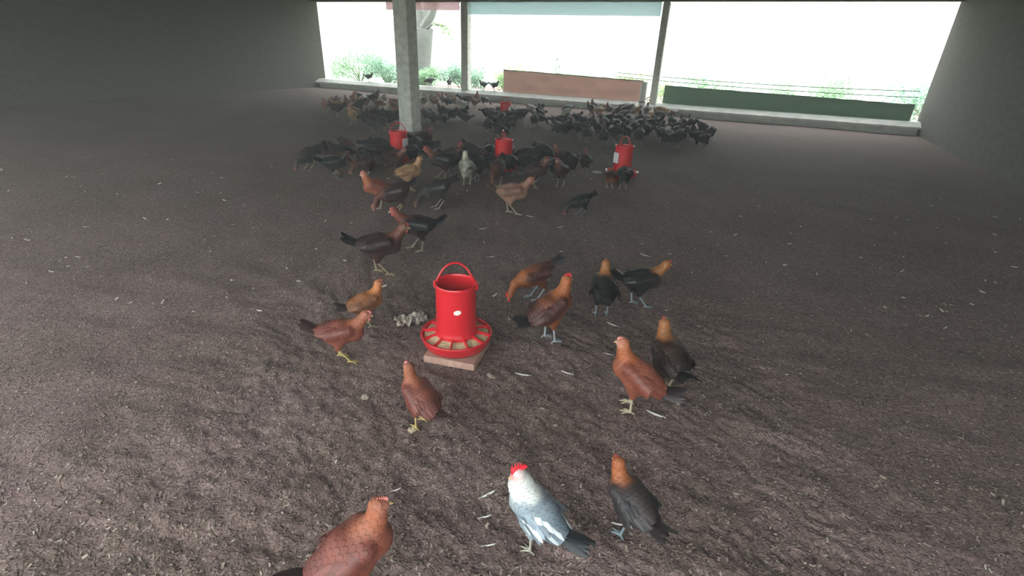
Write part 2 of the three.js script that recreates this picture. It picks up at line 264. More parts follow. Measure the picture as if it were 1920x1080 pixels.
function feeder(label, x, y, z, turn, mark) {
  const t = thing('poultry_feeder', label, 'feeder', [x, y, z], turn, 'red hanging poultry feeders standing in the shed');
  part('tray', feederParts.tray, redPlastic, t); part('hopper', feederParts.hopper, redPlastic, t); part('handle', feederParts.handle, redPlastic, t);
  part('feed', feederParts.feed, feedMat, t, 'stuff'); part('hopper_feed', feederParts.core, feedMat, t, 'stuff');
  for (let i = 0; i < 12; i++) { const f = part('divider', FIN, redPlastic, t); f.rotation.y = i / 12 * Math.PI * 2; }
  for (const s of [-1, 1]) part('handle_lug', new RoundedBoxGeometry(0.016, 0.04, 0.024, 2, 0.004).translate(s * 0.121, 0.385, 0), redPlastic, t);
  if (mark) { // pale oval maker's plate on the hopper
    const g = new THREE.CylinderGeometry(0.5, 0.5, 1, 28), p = g.attributes.position;
    for (let i = 0; i < p.count; i++) { const a = p.getX(i) * 0.36, r = 0.1165 + (p.getY(i) + 0.5) * 0.003; p.setXYZ(i, Math.sin(a) * r, 0.265 + p.getZ(i) * -0.03 + a * 0.012, Math.cos(a) * r); }
    g.computeVertexNormals(); part('name_plate', g, mat('#e4e2da', 0.45), t).rotation.y = mark;
  }
  return t;
}
{ // the near feeder stands on a board
  const x = -0.321, z = -2.572, y = groundY(x, z);
  const b = thing('wooden_board', 'square pinkish board lying under the near red feeder', 'board', [x + 0.01, y + 0.004, z + 0.05], R(-14));
  part('board', box(0.31, 0.045, 0.29, 0, 0.022, 0, 0.006), mat('#c9a296', 0.9, { map: plasterMap, bumpMap: plasterBump, bumpScale: 0.003 }), b);
  feeder('nearest red feeder with a pale oval plate, full of feed, standing on a pinkish board', x, y + 0.05, z, R(-4), R(14));
}
const FE = [[1.56, -7.45, 'red feeder at the right, standing on open litter with two hens before it', 40, -62], [-1.86, -8.0, 'red feeder at the left, in front of the thick whitewashed post', 15, 60], [-0.2, -7.6, 'red feeder in the middle, ringed by a dense crowd of dark hens', 80], [-0.34, -13.3, 'farthest red feeder, small against the red brown tarp and the far wall', 5, 55]];
for (const [x, z, l, a, side] of FE) {
  const t = feeder(l, x, groundY(x, z) + 0.01, z, R(a), 0); t.scale.setScalar(1.12);
  if (side) { const g = box(0.1, 0.13, 0.006, 0, 0, 0, 0.002), p = g.attributes.position; for (let i = 0; i < p.count; i++) p.setZ(i, p.getZ(i) - p.getX(i) * p.getX(i) * 3); g.computeVertexNormals(); const m = part('paper_tag', g, mat('#d9d8d6', 0.8), t), b = R(side - a); m.position.set(Math.sin(b) * 0.128, 0.25, Math.cos(b) * 0.128); m.rotation.y = b; m.userData.label = 'pale paper tag on the side'; }
}

// ---------------------------------------------------------------- hens
const featherBump = canvasTex(512, (g, n) => { // overlapping rounded feather tips
  g.fillStyle = '#606060'; g.fillRect(0, 0, n, n); const rows = 12, cols = 12, w = n / cols, h = n / rows;
  for (let j = -1; j <= rows + 1; j++) for (let i = -1; i <= cols; i++) { const x = (i + (j & 1 ? 0.5 : 0)) * w + w / 2, y = n - j * h; const gr = g.createLinearGradient(x, y - h * 0.4, x, y + h * 1.15); gr.addColorStop(0, '#303030'); gr.addColorStop(1, '#e8e8e8'); g.fillStyle = gr; g.beginPath(); g.ellipse(x, y + h * 0.35, w * 0.52, h * 0.8, 0, 0, 6.3); g.fill(); }
});
featherBump.rotation = Math.PI / 2;
const henMat = mat('#ffffff', 0.62, { vertexColors: true, bumpMap: featherBump, bumpScale: 0.004 });
const plumeMat = mat('#ffffff', 0.5, { vertexColors: true });
const eyeMat = mat('#120d0a', 0.15), beakMat = mat('#c9a878', 0.5);
const PAL = { // hackle, back, breast, wing, tail, leg, face, comb
  silver: ['#dcdedb', '#606c77', '#9aa8b2', '#8896a2', '#23262c', '#b9b4a4', '#c8323a', '#d62838'],
  red: ['#93543a', '#62302a', '#854738', '#6a352c', '#3a2426', '#cdb878', '#c98a7c', '#d98a84'],
  fox: ['#a05833', '#7a4030', '#8e4e38', '#733a2d', '#2c2226', '#c9bfa4', '#d9a99c', '#d98a84'],
  fox_dark: ['#96552c', '#4a2620', '#7c4428', '#43221f', '#211d24', '#a9b0b8', '#c06a50', '#e0303e'],
  ember: ['#96552f', '#362c2b', '#3a3434', '#2e2b2e', '#241c1f', '#8ea0a8', '#b05a40', '#a33c38'],
  partridge: ['#8a562c', '#2a1b18', '#38241c', '#271816', '#151113', '#b0a488', '#b57a60', '#b04a48'],
  gold: ['#b06c38', '#8a5534', '#96603a', '#80553a', '#4c4640', '#b5aa8c', '#d08a80', '#d06a6a'],
  gold_black: ['#8c5a2e', '#151216', '#1a161a', '#131116', '#0e0d12', '#98a2ac', '#a86a48', '#a8483c'],
  mahogany: ['#5c3025', '#2c1717', '#371b1a', '#261314', '#0f0e13', '#a89878', '#b88a78', '#b8484a'],
  mahogany_black: ['#6a3226', '#1a151f', '#331a1c', '#18141d', '#120f19', '#9a907c', '#b86058', '#c04a50'],
  black: ['#15171a', '#101317', '#14171a', '#101217', '#0b0d11', '#7c8288', '#7a3a38', '#a03a3e'],
  blueblack: ['#1b2025', '#141a1f', '#1a2024', '#13181e', '#0d1115', '#868d92', '#84403e', '#a8444a'],
  grey_dark: ['#403c39', '#292829', '#343131', '#272526', '#1a191b', '#9c968a', '#a06a60', '#b05050'],
  tan: ['#8a6252', '#8d6a5c', '#94705f', '#7c5a4c', '#54403a', '#b8a898', '#c0877a', '#c06a64'],
  buff: ['#a5805a', '#94704e', '#a2805e', '#8c6a4a', '#5c4838', '#c0b090', '#c89080', '#c87068'],
  pale: ['#b8b4a4', '#a8a698', '#b6b4a6', '#98988c', '#70726c', '#b8b09a', '#c09088', '#c06a68'],
};
const POSE = { // body pitch (deg), neck end (x, y) and head pitch (deg)
  stand: [16, 0.135, 0.395, -8, 26], upright: [33, 0.105, 0.425, -4, 10], cock: [31, 0.115, 0.42, -8, 14], walk: [6, 0.185, 0.365, -10, 34],
  peck: [-17, 0.235, 0.085, -62, 42], feed: [-4, 0.235, 0.175, -45, 22],
};
function skeleton(pose) {
  const [pd, nx, ny, hp, tl] = POSE[pose], p = R(pd), hip = [-0.01, 0.225], rot = (x, y) => { const a = x - hip[0], b = y - hip[1]; return [hip[0] + a * Math.cos(p) - b * Math.sin(p), hip[1] + a * Math.sin(p) + b * Math.cos(p)]; };
  const B = []; // capsules: x0 y0 z0 r0 x1 y1 z1 r1 region
  const cap = (a, za, ra, b, zb, rb, reg) => B.push([a[0], a[1], za, ra, b[0], b[1], zb, rb, reg]);
  const breast = rot(0.09, 0.222), mid = rot(0.0, 0.238), rear = rot(-0.09, 0.252), rump = rot(-0.145, 0.272);
  cap(breast, 0, 0.072, mid, 0, 0.084, 2); cap(mid, 0, 0.086, rear, 0, 0.062, 1); cap(rear, 0, 0.06, rump, 0, 0.03, 1);
  const belly = rot(-0.05, 0.19); cap(mid, 0, 0.07, belly, 0, 0.055, 2);
  for (const s of [-1, 1]) { const sh = rot(0.075, 0.258), wm = rot(-0.03, 0.25), wt = rot(-0.15, 0.258); cap(sh, s * 0.062, 0.036, wm, s * 0.07, 0.034, 3); cap(wm, s * 0.07, 0.032, wt, s * 0.04, 0.012, 3); }
  const hd0 = [Math.cos(R(hp)), Math.sin(R(hp))], nb = rot(0.1, 0.262), H = [nx, ny], m1 = pd < 0 ? [lerp(nb[0], H[0], 0.45) + 0.03, lerp(nb[1], H[1], 0.4)] : [lerp(nb[0], H[0], 0.5) + 0.012, lerp(nb[1], H[1], 0.5)];
  const th = pose === 'cock' ? 1.28 : 1; cap(nb, 0, 0.056 * th, m1, 0, 0.034 * th * th, 0); cap(m1, 0, 0.034 * th * th, [H[0] - hd0[0] * 0.006, H[1] - hd0[1] * 0.006], 0, 0.0245, 0);
  const hd = [Math.cos(R(hp)), Math.sin(R(hp))], f0 = [H[0] + hd[0] * 0.009, H[1] + hd[1] * 0.009 - 0.003], face = [H[0] + hd[0] * 0.022, H[1] + hd[1] * 0.022 - 0.003]; cap(H, 0, 0.0245, H, 0, 0.0245, 0); cap(f0, 0, pose === 'cock' ? 0.025 : 0.0215, face, 0, 0.0155, 5);
  const legs = [];
  for (const s of [-1, 1]) {
    const st = pose === 'walk' ? s * 0.045 : s * 0.012, hk = rot(-0.035, 0.14), hock = [hk[0] - 0.01 + st * 0.3, 0.115], foot = [0.012 + st, 0.012];
    cap(rot(0.0, 0.2), s * 0.042, 0.05, hock, s * 0.045, 0.017, 2); legs.push([hock, foot, s * 0.045]);
  }
  return { B, rot, H, hd, rump, legs, p, tl: R(tl) };
}
function field(B, x, y, z, k, W) {
  let s = 0; if (W) W.fill(0);
  for (const c of B) {
    const dx = c[4] - c[0], dy = c[5] - c[1], dz = c[6] - c[2], px = x - c[0], py = y - c[1], pz = z - c[2], L = dx * dx + dy * dy + dz * dz;
    const t = L > 0 ? Math.min(1, Math.max(0, (px * dx + py * dy + pz * dz) / L)) : 0, d = Math.hypot(px - dx * t, py - dy * t, pz - dz * t) - (c[3] + (c[7] - c[3]) * t), e = Math.exp(-d / k);
    s += e; if (W) W[c[8]] += Math.exp(-d / 0.008);
  }
  return -k * Math.log(s + 1e-30);
}
function nets(f, lo, hi, h) { // naive surface nets
  const n = [0, 1, 2].map((i) => Math.ceil((hi[i] - lo[i]) / h) + 1), id = (x, y, z) => (z * n[1] + y) * n[0] + x, val = new Float32Array(n[0] * n[1] * n[2]);
  for (let z = 0; z < n[2]; z++) for (let y = 0; y < n[1]; y++) for (let x = 0; x < n[0]; x++) val[id(x, y, z)] = f(lo[0] + x * h, lo[1] + y * h, lo[2] + z * h);
  const cell = new Int32Array(val.length).fill(-1), pos = [], idx = [], E = [];
  for (let a = 0; a < 8; a++) for (const b of [1, 2, 4]) if (!(a & b)) E.push([a, a | b]);
  for (let z = 0; z < n[2] - 1; z++) for (let y = 0; y < n[1] - 1; y++) for (let x = 0; x < n[0] - 1; x++) {
    const v = []; let m = 0; for (let a = 0; a < 8; a++) { v[a] = val[id(x + (a & 1), y + (a >> 1 & 1), z + (a >> 2))]; if (v[a] < 0) m |= 1 << a; }
    if (m === 0 || m === 255) continue;
    let c = 0, sx = 0, sy = 0, sz = 0; for (const [a, b] of E) if ((v[a] < 0) !== (v[b] < 0)) { const t = v[a] / (v[a] - v[b]); sx += (a & 1) + t * ((b & 1) - (a & 1)); sy += (a >> 1 & 1) + t * ((b >> 1 & 1) - (a >> 1 & 1)); sz += (a >> 2) + t * ((b >> 2) - (a >> 2)); c++; }
    cell[id(x, y, z)] = pos.length / 3; pos.push(lo[0] + (x + sx / c) * h, lo[1] + (y + sy / c) * h, lo[2] + (z + sz / c) * h);
  }
  const quad = (a, b, c, d, flip) => flip ? idx.push(a, c, b, a, d, c) : idx.push(a, b, c, a, c, d);
  for (let z = 1; z < n[2] - 1; z++) for (let y = 1; y < n[1] - 1; y++) for (let x = 1; x < n[0] - 1; x++) {
    const i = val[id(x, y, z)] < 0;
    if (i !== val[id(x + 1, y, z)] < 0) quad(cell[id(x, y - 1, z - 1)], cell[id(x, y, z - 1)], cell[id(x, y, z)], cell[id(x, y - 1, z)], !i);
    if (i !== val[id(x, y + 1, z)] < 0) quad(cell[id(x - 1, y, z - 1)], cell[id(x - 1, y, z)], cell[id(x, y, z)], cell[id(x, y, z - 1)], !i);
    if (i !== val[id(x, y, z + 1)] < 0) quad(cell[id(x - 1, y - 1, z)], cell[id(x, y - 1, z)], cell[id(x, y, z)], cell[id(x - 1, y, z)], !i);
  }
  return { pos, idx };
}
function plume(base, dir, up, len, w, bend, seg = 5) { // one feather: a curved blade with a raised shaft
  const pos = [], idx = [], uv = [], side = dir.clone().cross(up).normalize(), nrm = side.clone().cross(dir).normalize();
  for (let i = 0; i <= seg; i++) { const a = i / seg, k = w * 0.5 * Math.pow(Math.sin(Math.PI * (0.12 + 0.86 * a)), 0.6), c = base.clone().addScaledVector(dir, len * a).addScaledVector(nrm, bend * len * a * a); for (const s of [-1, 0, 1]) { const v = c.clone().addScaledVector(side, s * k).addScaledVector(nrm, s ? -0.12 * w : 0); pos.push(v.x, v.y, v.z); uv.push(s / 2 + 0.5, a); } }
  for (let i = 0; i < seg; i++) for (let s = 0; s < 2; s++) { const a = i * 3 + s; idx.push(a, a + 1, a + 3, a + 1, a + 4, a + 3); }
  const g = new THREE.BufferGeometry(); g.setAttribute('position', new THREE.Float32BufferAttribute(pos, 3)); g.setAttribute('uv', new THREE.Float32BufferAttribute(uv, 2)); g.setIndex(idx); g.computeVertexNormals(); return g;
}
const tint = (g, c, v = 0.12) => { const k = 1 + rr(-v, v), n = g.attributes.position.count, a = new Float32Array(n * 3); for (let i = 0; i < n; i++) { a[i * 3] = c.r * k; a[i * 3 + 1] = c.g * k; a[i * 3 + 2] = c.b * k; } g.setAttribute('color', new THREE.BufferAttribute(a, 3)); return g; };
const shapes = {};
function bodyShape(pose, fine) { // positions, region weights and uv, shared by all palettes
  const key = pose + fine; if (shapes[key]) return shapes[key];
  const S = skeleton(pose), k = 0.0095, xs = S.B.flatMap((c) => [c[0], c[4]]), ys = S.B.flatMap((c) => [c[1], c[5]]), m = 0.1;
  const { pos, idx } = nets((x, y, z) => field(S.B, x, y, z, k), [Math.min(...xs) - m, Math.min(...ys) - m, -0.16], [Math.max(...xs) + m, Math.max(...ys) + m, 0.16], fine ? 0.0085 : 0.017);
  const n = pos.length / 3, uv = [], wt = [], W = new Float64Array(6), c = Math.cos(-S.p), s = Math.sin(-S.p);
  for (let i = 0; i < n; i++) {
    const x = pos[i * 3], y = pos[i * 3 + 1], z = pos[i * 3 + 2]; field(S.B, x, y, z, k, W);
    const t = W.reduce((a, b) => a + b, 0) + 1e-30; wt.push([...W].map((q) => q / t));
    const bx = (x + 0.01) * c - (y - 0.225) * s, by = (x + 0.01) * s + (y - 0.225) * c; uv.push(bx / 0.3, Math.atan2(z, by) / 6.2832 * 2);
  }
  const body = new THREE.BufferGeometry(); body.setAttribute('position', new THREE.Float32BufferAttribute(pos, 3)); body.setAttribute('uv', new THREE.Float32BufferAttribute(uv, 2)); body.setIndex(idx); body.computeVertexNormals();
  const legs = [], L = (a, z) => V(a[0], a[1], z);
  for (const [h, f, z] of S.legs) {
    legs.push(sweep([L(h, z).add(V(0.012, 0.03, 0)), L(h, z), V(lerp(h[0], f[0], 0.5), 0.065, z), L(f, z)], [0.012, 0.0085, 0.0068, 0.008], fine ? 8 : 5));
    for (const [a, l] of [[0, 0.06], [0.5, 0.05], [-0.5, 0.05], [Math.PI, 0.026]]) legs.push(sweep([L(f, z), V(f[0] + Math.cos(a) * l * 0.5, 0.013, z + Math.sin(a) * l * 0.5), V(f[0] + Math.cos(a) * l * 0.85, 0.007, z + Math.sin(a) * l * 0.85), V(f[0] + Math.cos(a) * l * 1.05, 0.002, z + Math.sin(a) * l * 1.05)], [0.007, 0.0055, 0.0048, 0.0018], fine ? 6 : 4));
  }
  return shapes[key] = { S, body, wt, legs: merge(legs) };
}
const protos = {};
function hen(pose, pal, fine, male) {
  const key = [pose, pal, fine, male].join(); if (protos[key]) return protos[key].clone();
  const { S, body, wt, legs } = bodyShape(pose, fine), P = PAL[pal].map(lin), o = new THREE.Group(), c = new THREE.Color();
  const at = (x, y, z) => V(x, y, z), H = at(S.H[0], S.H[1], 0), hd = at(S.hd[0], S.hd[1], 0), hu = at(-S.hd[1], S.hd[0], 0);
  const off = rr(0, 90);
  const turned = (g) => { // a male looks to its left: the head and upper neck twist round
    if (!male) return g; const p = g.attributes.position;
    for (let i = 0; i < p.count; i++) { const x = p.getX(i) - H.x, y = p.getY(i) - H.y, z = p.getZ(i), a = R(62) * (1 - sstep(Math.hypot(x, y, z), 0.035, 0.1)), cs = Math.cos(a), sn = Math.sin(a); p.setX(i, H.x + x * cs + z * sn); p.setZ(i, z * cs - x * sn); }
    g.computeVertexNormals(); return g;
  };
  const g = paint(body.clone(), (v, i) => {
    const w = wt[i]; c.setRGB(0, 0, 0); const reg = [P[0], P[1], P[2], P[3], P[4], P[6]];
    for (let r = 0; r < 6; r++) { c.r += reg[r].r * w[r]; c.g += reg[r].g * w[r]; c.b += reg[r].b * w[r]; }
    const q = 1 + 0.16 * n3(v.x * 60 + off, v.y * 60, v.z * 60) + 0.12 * n3(v.x * 22, v.y * 22 + off, v.z * 22);
    return c.multiplyScalar(q);
  });
  part('body', merge([turned(g), tint(legs.clone(), P[5], 0)]), henMat, o);
  // tail
  const tl = S.p * 0.35 + S.tl, tf = [], nT = fine ? 11 : 5, rump = at(S.rump[0] + 0.03, S.rump[1], 0), big = male ? 1.15 : 1;
  for (let i = 0; i < nT; i++) {
    const a = nT > 1 ? i / (nT - 1) * 2 - 1 : 0, e = tl - 0.28 * Math.abs(a) + rr(-0.05, 0.05), d = at(-Math.cos(e), Math.sin(e), a * 0.3).normalize();
    tf.push(tint(plume(rump.clone().add(at(0, 0.004 - 0.01 * Math.abs(a), a * 0.016)), d, at(0.3, 1, a * 0.9).normalize(), rr(0.135, 0.16) * big, 0.05, male ? -0.18 : -0.06, fine ? 5 : 3), P[4], 0.25));
  }
  for (let i = 0; i < (fine ? 14 : 3); i++) { const a = rr(-1, 1), e = tl * 0.8 - 0.15; tf.push(tint(plume(rump.clone().add(at(0.02 + rr(0, 0.03), 0.012 - 0.014 * a * a, a * 0.026)), at(-Math.cos(e), Math.sin(e), a * 0.35).normalize(), at(0.2, 1, a), rr(0.06, 0.09), 0.035, -0.12, 3), P[1], 0.2)); }
  part('tail', merge(tf), plumeMat, o);
  const big2 = male ? 1.75 : { fox_dark: 1.15, red: 0.85, fox: 0.85 }[pal] ?? 0.8;
  { // comb: a serrated blade along the crown
    const s = new THREE.Shape(), n = 5, L = 0.044 * big2, h = 0.02 * big2 * (male ? 1.3 : 1); s.moveTo(0, -0.006);
    for (let i = 0; i < n; i++) { const a = i / n; s.lineTo(-a * L, h * 0.45); s.lineTo(-(a + 0.5 / n) * L - 0.002, h * (0.75 + 0.5 * Math.sin((a + 0.1) * 3))); } s.lineTo(-L * 1.05, h * 0.5); s.lineTo(-L * 0.9, -0.006); s.closePath();
    const e = new THREE.ExtrudeGeometry(s, { depth: 0.004, bevelEnabled: true, bevelSize: 0.0015, bevelThickness: 0.0015, bevelSegments: 2 }); e.translate(0.034, 0.018, -0.002);
    e.applyMatrix4(new THREE.Matrix4().makeBasis(hd, hu, at(0, 0, 1)).setPosition(H)); part('comb', turned(e), combMat(pal), o);
  }
  if (!fine) return protos[key] = o;
  { const b = sweep([H.clone().addScaledVector(hd, 0.024), H.clone().addScaledVector(hd, 0.04).addScaledVector(hu, -0.001), H.clone().addScaledVector(hd, 0.055).addScaledVector(hu, -0.008)], [0.011, 0.0075, 0.001], 8); part('beak', turned(b), beakMat, o); }
  for (const s of [-1, 1]) {
    const e = new THREE.SphereGeometry(0.0052, 12, 8); e.translate(...H.clone().addScaledVector(hd, 0.013).addScaledVector(hu, 0.006).add(at(0, 0, s * 0.0205)).toArray()); part('eye', turned(e), eyeMat, o);
    const w = new THREE.SphereGeometry(male ? 0.014 : 0.011, 12, 10); w.scale(0.8, 1.35 * big2, 0.35); w.translate(...H.clone().addScaledVector(hd, 0.022).add(at(0, -0.026 - 0.006 * big2, s * 0.007)).toArray()); part('wattle', turned(w), combMat(pal), o);
    // wing: overlapping coverts and flight feathers laid on the flank
    const list = [], B = S.B, rows = [[0.065, 0.052, 6, 0.036], [0.03, 0.062, 6, 0.034], [-0.01, 0.08, 6, 0.03], [-0.05, 0.11, 5, 0.026]];
    for (const [x0, len, cnt, wd] of rows) for (let i = 0; i < cnt; i++) {
      const a = i / (cnt - 1), [x, y] = S.rot(x0 - 0.012 * Math.abs(a - 0.4), lerp(0.226, 0.296, a) + (x0 < 0 ? 0.008 : 0)); let z = 0.14; while (z > 0.0 && field(B, x, y, z, 0.0095) > 0.0005) z -= 0.0015; if (z < 0.012) continue;
      const e = 0.003, gN = V(field(B, x + e, y, z, 0.0095) - field(B, x - e, y, z, 0.0095), field(B, x, y + e, z, 0.0095) - field(B, x, y - e, z, 0.0095), field(B, x, y, z + e, 0.017) - field(B, x, y, z - e, 0.017)).normalize();
      const d = V(-Math.cos(S.p) + 0.1 * (a - 0.5), -Math.sin(S.p) - 0.02 + 0.1 * a, 0); d.addScaledVector(gN, -d.dot(gN)).normalize().addScaledVector(gN, x0 < -0.02 ? 0.1 : 0.09).normalize();
      const f = plume(V(x, y, z), d, gN, len * rr(0.9, 1.08), wd, -0.06, 4);
      const col = c.clone().copy(pal === 'silver' ? (rnd() < 0.45 ? P[3] : rnd() < 0.5 ? P[1] : lin('#dbe2e6')) : P[3]); tint(f, col, 0.22);
      if (s < 0) { f.scale(1, 1, -1); const ix = f.index.array; for (let t = 0; t < ix.length; t += 3) { const q = ix[t]; ix[t] = ix[t + 1]; ix[t + 1] = q; } f.computeVertexNormals(); }
      list.push(f);
    }
    part('wing', merge(list), plumeMat, o);
  }
  if (pose !== 'peck') { // hackle: pointed neck feathers
    const list = [], nk = S.B.filter((b) => b[8] === 0);
    for (const [b, n] of [[nk[0], male ? 42 : 26], [nk[1], male ? 40 : 24]]) for (let i = 0; i < n; i++) {
      const t = rnd(), a = rr(0, 6.283), ax = V(b[4] - b[0], b[5] - b[1], 0).normalize(), s1 = V(0, 0, 1), s2 = ax.clone().cross(s1), r = lerp(b[3], b[7], t) * 0.97, dirR = s1.clone().multiplyScalar(Math.cos(a)).addScaledVector(s2, Math.sin(a));
      const base = V(lerp(b[0], b[4], t), lerp(b[1], b[5], t), 0).addScaledVector(dirR, r), d = ax.clone().negate().addScaledVector(dirR, 0.38).normalize();
      list.push(tint(plume(base, d, dirR, rr(0.04, 0.06), 0.015, -0.18, 3), P[0], 0.14));
    }
    part('hackle', turned(merge(list)), plumeMat, o);
  }
  return protos[key] = o;
}
const combs = {}; function combMat(pal) { return combs[pal] ??= mat(PAL[pal][7], 0.5); }
function placeHen(name, x, z, deg, pose, pal, scale, label, fine, group, y) {
  const o = hen(pose, pal, fine, name === 'rooster'); if (o.parent) throw new Error('reused');
  o.name = numbered(name); o.position.set(x, y ?? groundY(x, z) + 0.004, z); o.rotation.set(0, R(deg), 0); o.scale.setScalar(scale);
  o.userData = { label, category: name === 'rooster' ? 'rooster' : 'hen' }; if (group) o.userData.group = group; scene.add(o); return o;
}
const NEAR = [ // kind, x, z, heading, pose, plumage, size, label
  ['rooster', 0.12, -1.26, 148, 'cock', 'silver', 0.74, 'grey and white rooster with a red comb and white neck, nearest to the camera'],
  ['hen', -0.41, -1.88, 140, 'upright', 'red', 0.72, 'upright reddish brown hen facing left just below the near red feeder'],
  ['hen', -0.47, -1.05, 24, 'upright', 'red', 0.88, 'reddish brown hen cut by the bottom left edge, pale comb on raised head'],
  ['hen', 0.47, -1.32, 122, 'stand', 'ember', 0.7, 'dark grey brown hen with an orange head just right of the grey rooster'],
  ['hen', 0.64, -2.06, 156, 'upright', 'fox', 0.88, 'orange red hen with a pale pink face, facing left at the right edge'],
  ['hen', 0.85, -2.24, 100, 'stand', 'partridge', 0.9, 'dark hen with orange brown neck half hidden behind the orange red hen'],
  ['hen', 0.24, -2.71, 28, 'upright', 'fox_dark', 0.95, 'rust and dark brown hen with a bright red comb beside the near red feeder'],
  ['hen', 0.17, -3.27, 205, 'peck', 'fox_dark', 0.85, 'orange brown hen bending to peck, dark tail raised, behind the near red feeder'],
  ['hen', 0.63, -3.08, 84, 'stand', 'gold_black', 0.88, 'black hen with an orange neck seen from behind, right of the near feeder'],
  ['hen', 0.92, -3.25, 8, 'walk', 'gold_black', 0.9, 'dark hen with an ochre neck facing right at the right edge'],
  ['hen', -1.05, -3.64, 14, 'walk', 'mahogany', 1.05, 'dark maroon hen with black tail and pale face at the left edge'],
  ['hen', -0.85, -4.16, 188, 'walk', 'mahogany_black', 1.0, 'hen with red brown neck and blue black back, facing left, tail raised'],
  ['hen', -0.93, -2.80, 35, 'stand', 'gold', 0.72, 'small orange hen with a pink face near the left edge, behind the near feeder'],
  ['hen', -0.96, -2.42, 8, 'walk', 'red', 0.8, 'reddish brown hen cut by the left edge, only head and breast showing'],
  ['hen', -0.04, -5.36, 4, 'walk', 'tan', 1.05, 'light tan hen facing right on open litter before the crowded middle feeder'],
  ['hen', 0.73, -5.42, 196, 'peck', 'black', 0.75, 'small black hen pecking alone on the open litter, tail up'],
  ['hen', 1.02, -7.52, 92, 'stand', 'mahogany', 0.85, 'slim dark brown hen standing alone left of the right hand feeder'],
  ['hen', 1.44, -6.67, 82, 'feed', 'black', 0.95, 'black hen feeding with its back turned at the right hand feeder'],
  ['hen', 1.27, -6.73, 60, 'feed', 'fox_dark', 0.75, 'small rust brown hen feeding at the right hand feeder'],
  ['hen', -1.53, -5.45, 205, 'stand', 'fox', 1.0, 'orange hen with a pale back near the left edge below the left feeder'],
  ['hen', -1.34, -6.21, 12, 'stand', 'buff', 1.0, 'buff hen facing right below the left hand feeder'],
  ['hen', -1.28, -5.24, 190, 'peck', 'mahogany', 1.0, 'dark red brown hen pecking just right of the orange hen'],
  ['hen', -0.87, -5.46, 196, 'peck', 'grey_dark', 1.0, 'dark grey hen with pale streaked back, pecking left of the light tan hen'],
  ['hen', -1.62, -8.80, 10, 'stand', 'mahogany', 1.0, 'dark brown bird with a red comb facing right beside the thick post'],
  ['hen', -0.65, -6.57, 105, 'stand', 'pale', 1.0, 'whitish hen seen from behind at the left of the middle feeder crowd'],
  ['hen', -1.02, -6.88, 182, 'walk', 'mahogany_black', 1.1, 'long dark hen with a pale edged back, left of the whitish hen'],
];
const spots = [];
const FACES = ['facing right', 'seen from behind', 'facing left', 'facing us'], DOES = { stand: 'standing', upright: 'standing tall', cock: 'standing tall', walk: 'walking', peck: 'pecking', feed: 'feeding' };
const ends = (x, z, deg, sc) => [[-0.08, 0.088], [0.07, 0.085], [-0.19, 0.045], [0.18, 0.035]].map(([d, r]) => [x + Math.cos(R(deg)) * d * sc, z - Math.sin(R(deg)) * d * sc, r * sc]);
const free = (list, gap) => list.every(([x, z, r]) => spots.every(([a, b, q]) => Math.hypot(a - x, b - z) >= r + q + gap));
for (const [n, x, z, a, po, pa, sc, l] of NEAR) { placeHen(n, x, z, a, po, pa, sc, l, true); spots.push(...ends(x, z, a, sc)); }
for (const [x, z] of FE) spots.push([x, z, 0.245]);
spots.push([shed(2.98, 0, 7.55).x, shed(2.98, 0, 7.55).z, 0.27]);
const TONE = { black: 'black', blueblack: 'blue black', mahogany: 'maroon', grey_dark: 'dark grey', tan: 'tan', buff: 'buff', pale: 'whitish', fox_dark: 'rust brown', mahogany_black: 'black and brown', red: 'reddish brown' };
const faces = (deg) => FACES[((Math.round(deg / 90) % 4) + 4) % 4];
// a ring of feeding birds round a feeder, heads to the tray
function ring(fx, fz, r0, count, pals, where, group, ph = 0) {
  for (let i = 0; i < count; i++) {
    const a = ph + i / count * 6.283 + rr(-0.08, 0.08), r = r0 + rr(0.02, 0.06), x = fx + Math.cos(a) * r, z = fz + Math.sin(a) * r, pal = pals[i % pals.length], deg = -a * 180 / Math.PI + 180 + rr(-10, 10), sc = rr(0.88, 1.0), e = ends(x, z, deg, sc);
    if (!free([e[0], e[2]], 0.005)) continue; spots.push(...e);
    placeHen('hen', x, z, deg, 'feed', pal, sc, `${TONE[pal]} hen feeding, ${faces(deg)}, at the tray of ${where}`, false, group);
  }
}
// a loose crowd in an ellipse
function crowd(cx, cz, rx, rz, count, pals, where, group, poses = ['stand', 'stand', 'walk', 'peck', 'feed'], gap = 0.02) {
  let made = 0; for (let k = 0; k < count * 80 && made < count; k++) {
    const a = rr(0, 6.283), q = Math.sqrt(rnd()), x = cx + Math.cos(a) * q * rx, z = cz + Math.sin(a) * q * rz, deg = rr(0, 360), sc = rr(0.86, 1.02), e = ends(x, z, deg, sc); if (!free(e, gap)) continue;
    if (V(x, 0, z).sub(P0).dot(Q) < 0.42) continue; spots.push(...e); made++;
    const pal = pals[Math.floor(rnd() * pals.length)], po = poses[Math.floor(rnd() * poses.length)];
    placeHen('hen', x, z, deg, po, pal, sc, `${TONE[pal]} hen ${DOES[po]}, ${faces(deg)}, in ${where}`, false, group);
  }
}
const DARK = ['black', 'blueblack', 'black', 'blueblack', 'mahogany_black', 'grey_dark'];
ring(-0.2, -7.6, 0.4, 9, DARK, 'the middle feeder', 'hens feeding at the middle feeder');
crowd(-0.1, -7.35, 1.0, 0.85, 22, ['black', 'blueblack', 'black', 'mahogany_black', 'mahogany'], 'the dense crowd round the middle feeder', 'hens crowding behind those at the middle feeder', ['feed', 'walk', 'peck', 'stand']);
ring(-1.86, -8.0, 0.4, 9, ['blueblack', 'black', 'mahogany', 'grey_dark'], 'the left hand feeder', 'hens feeding at the left hand feeder', 0.3);
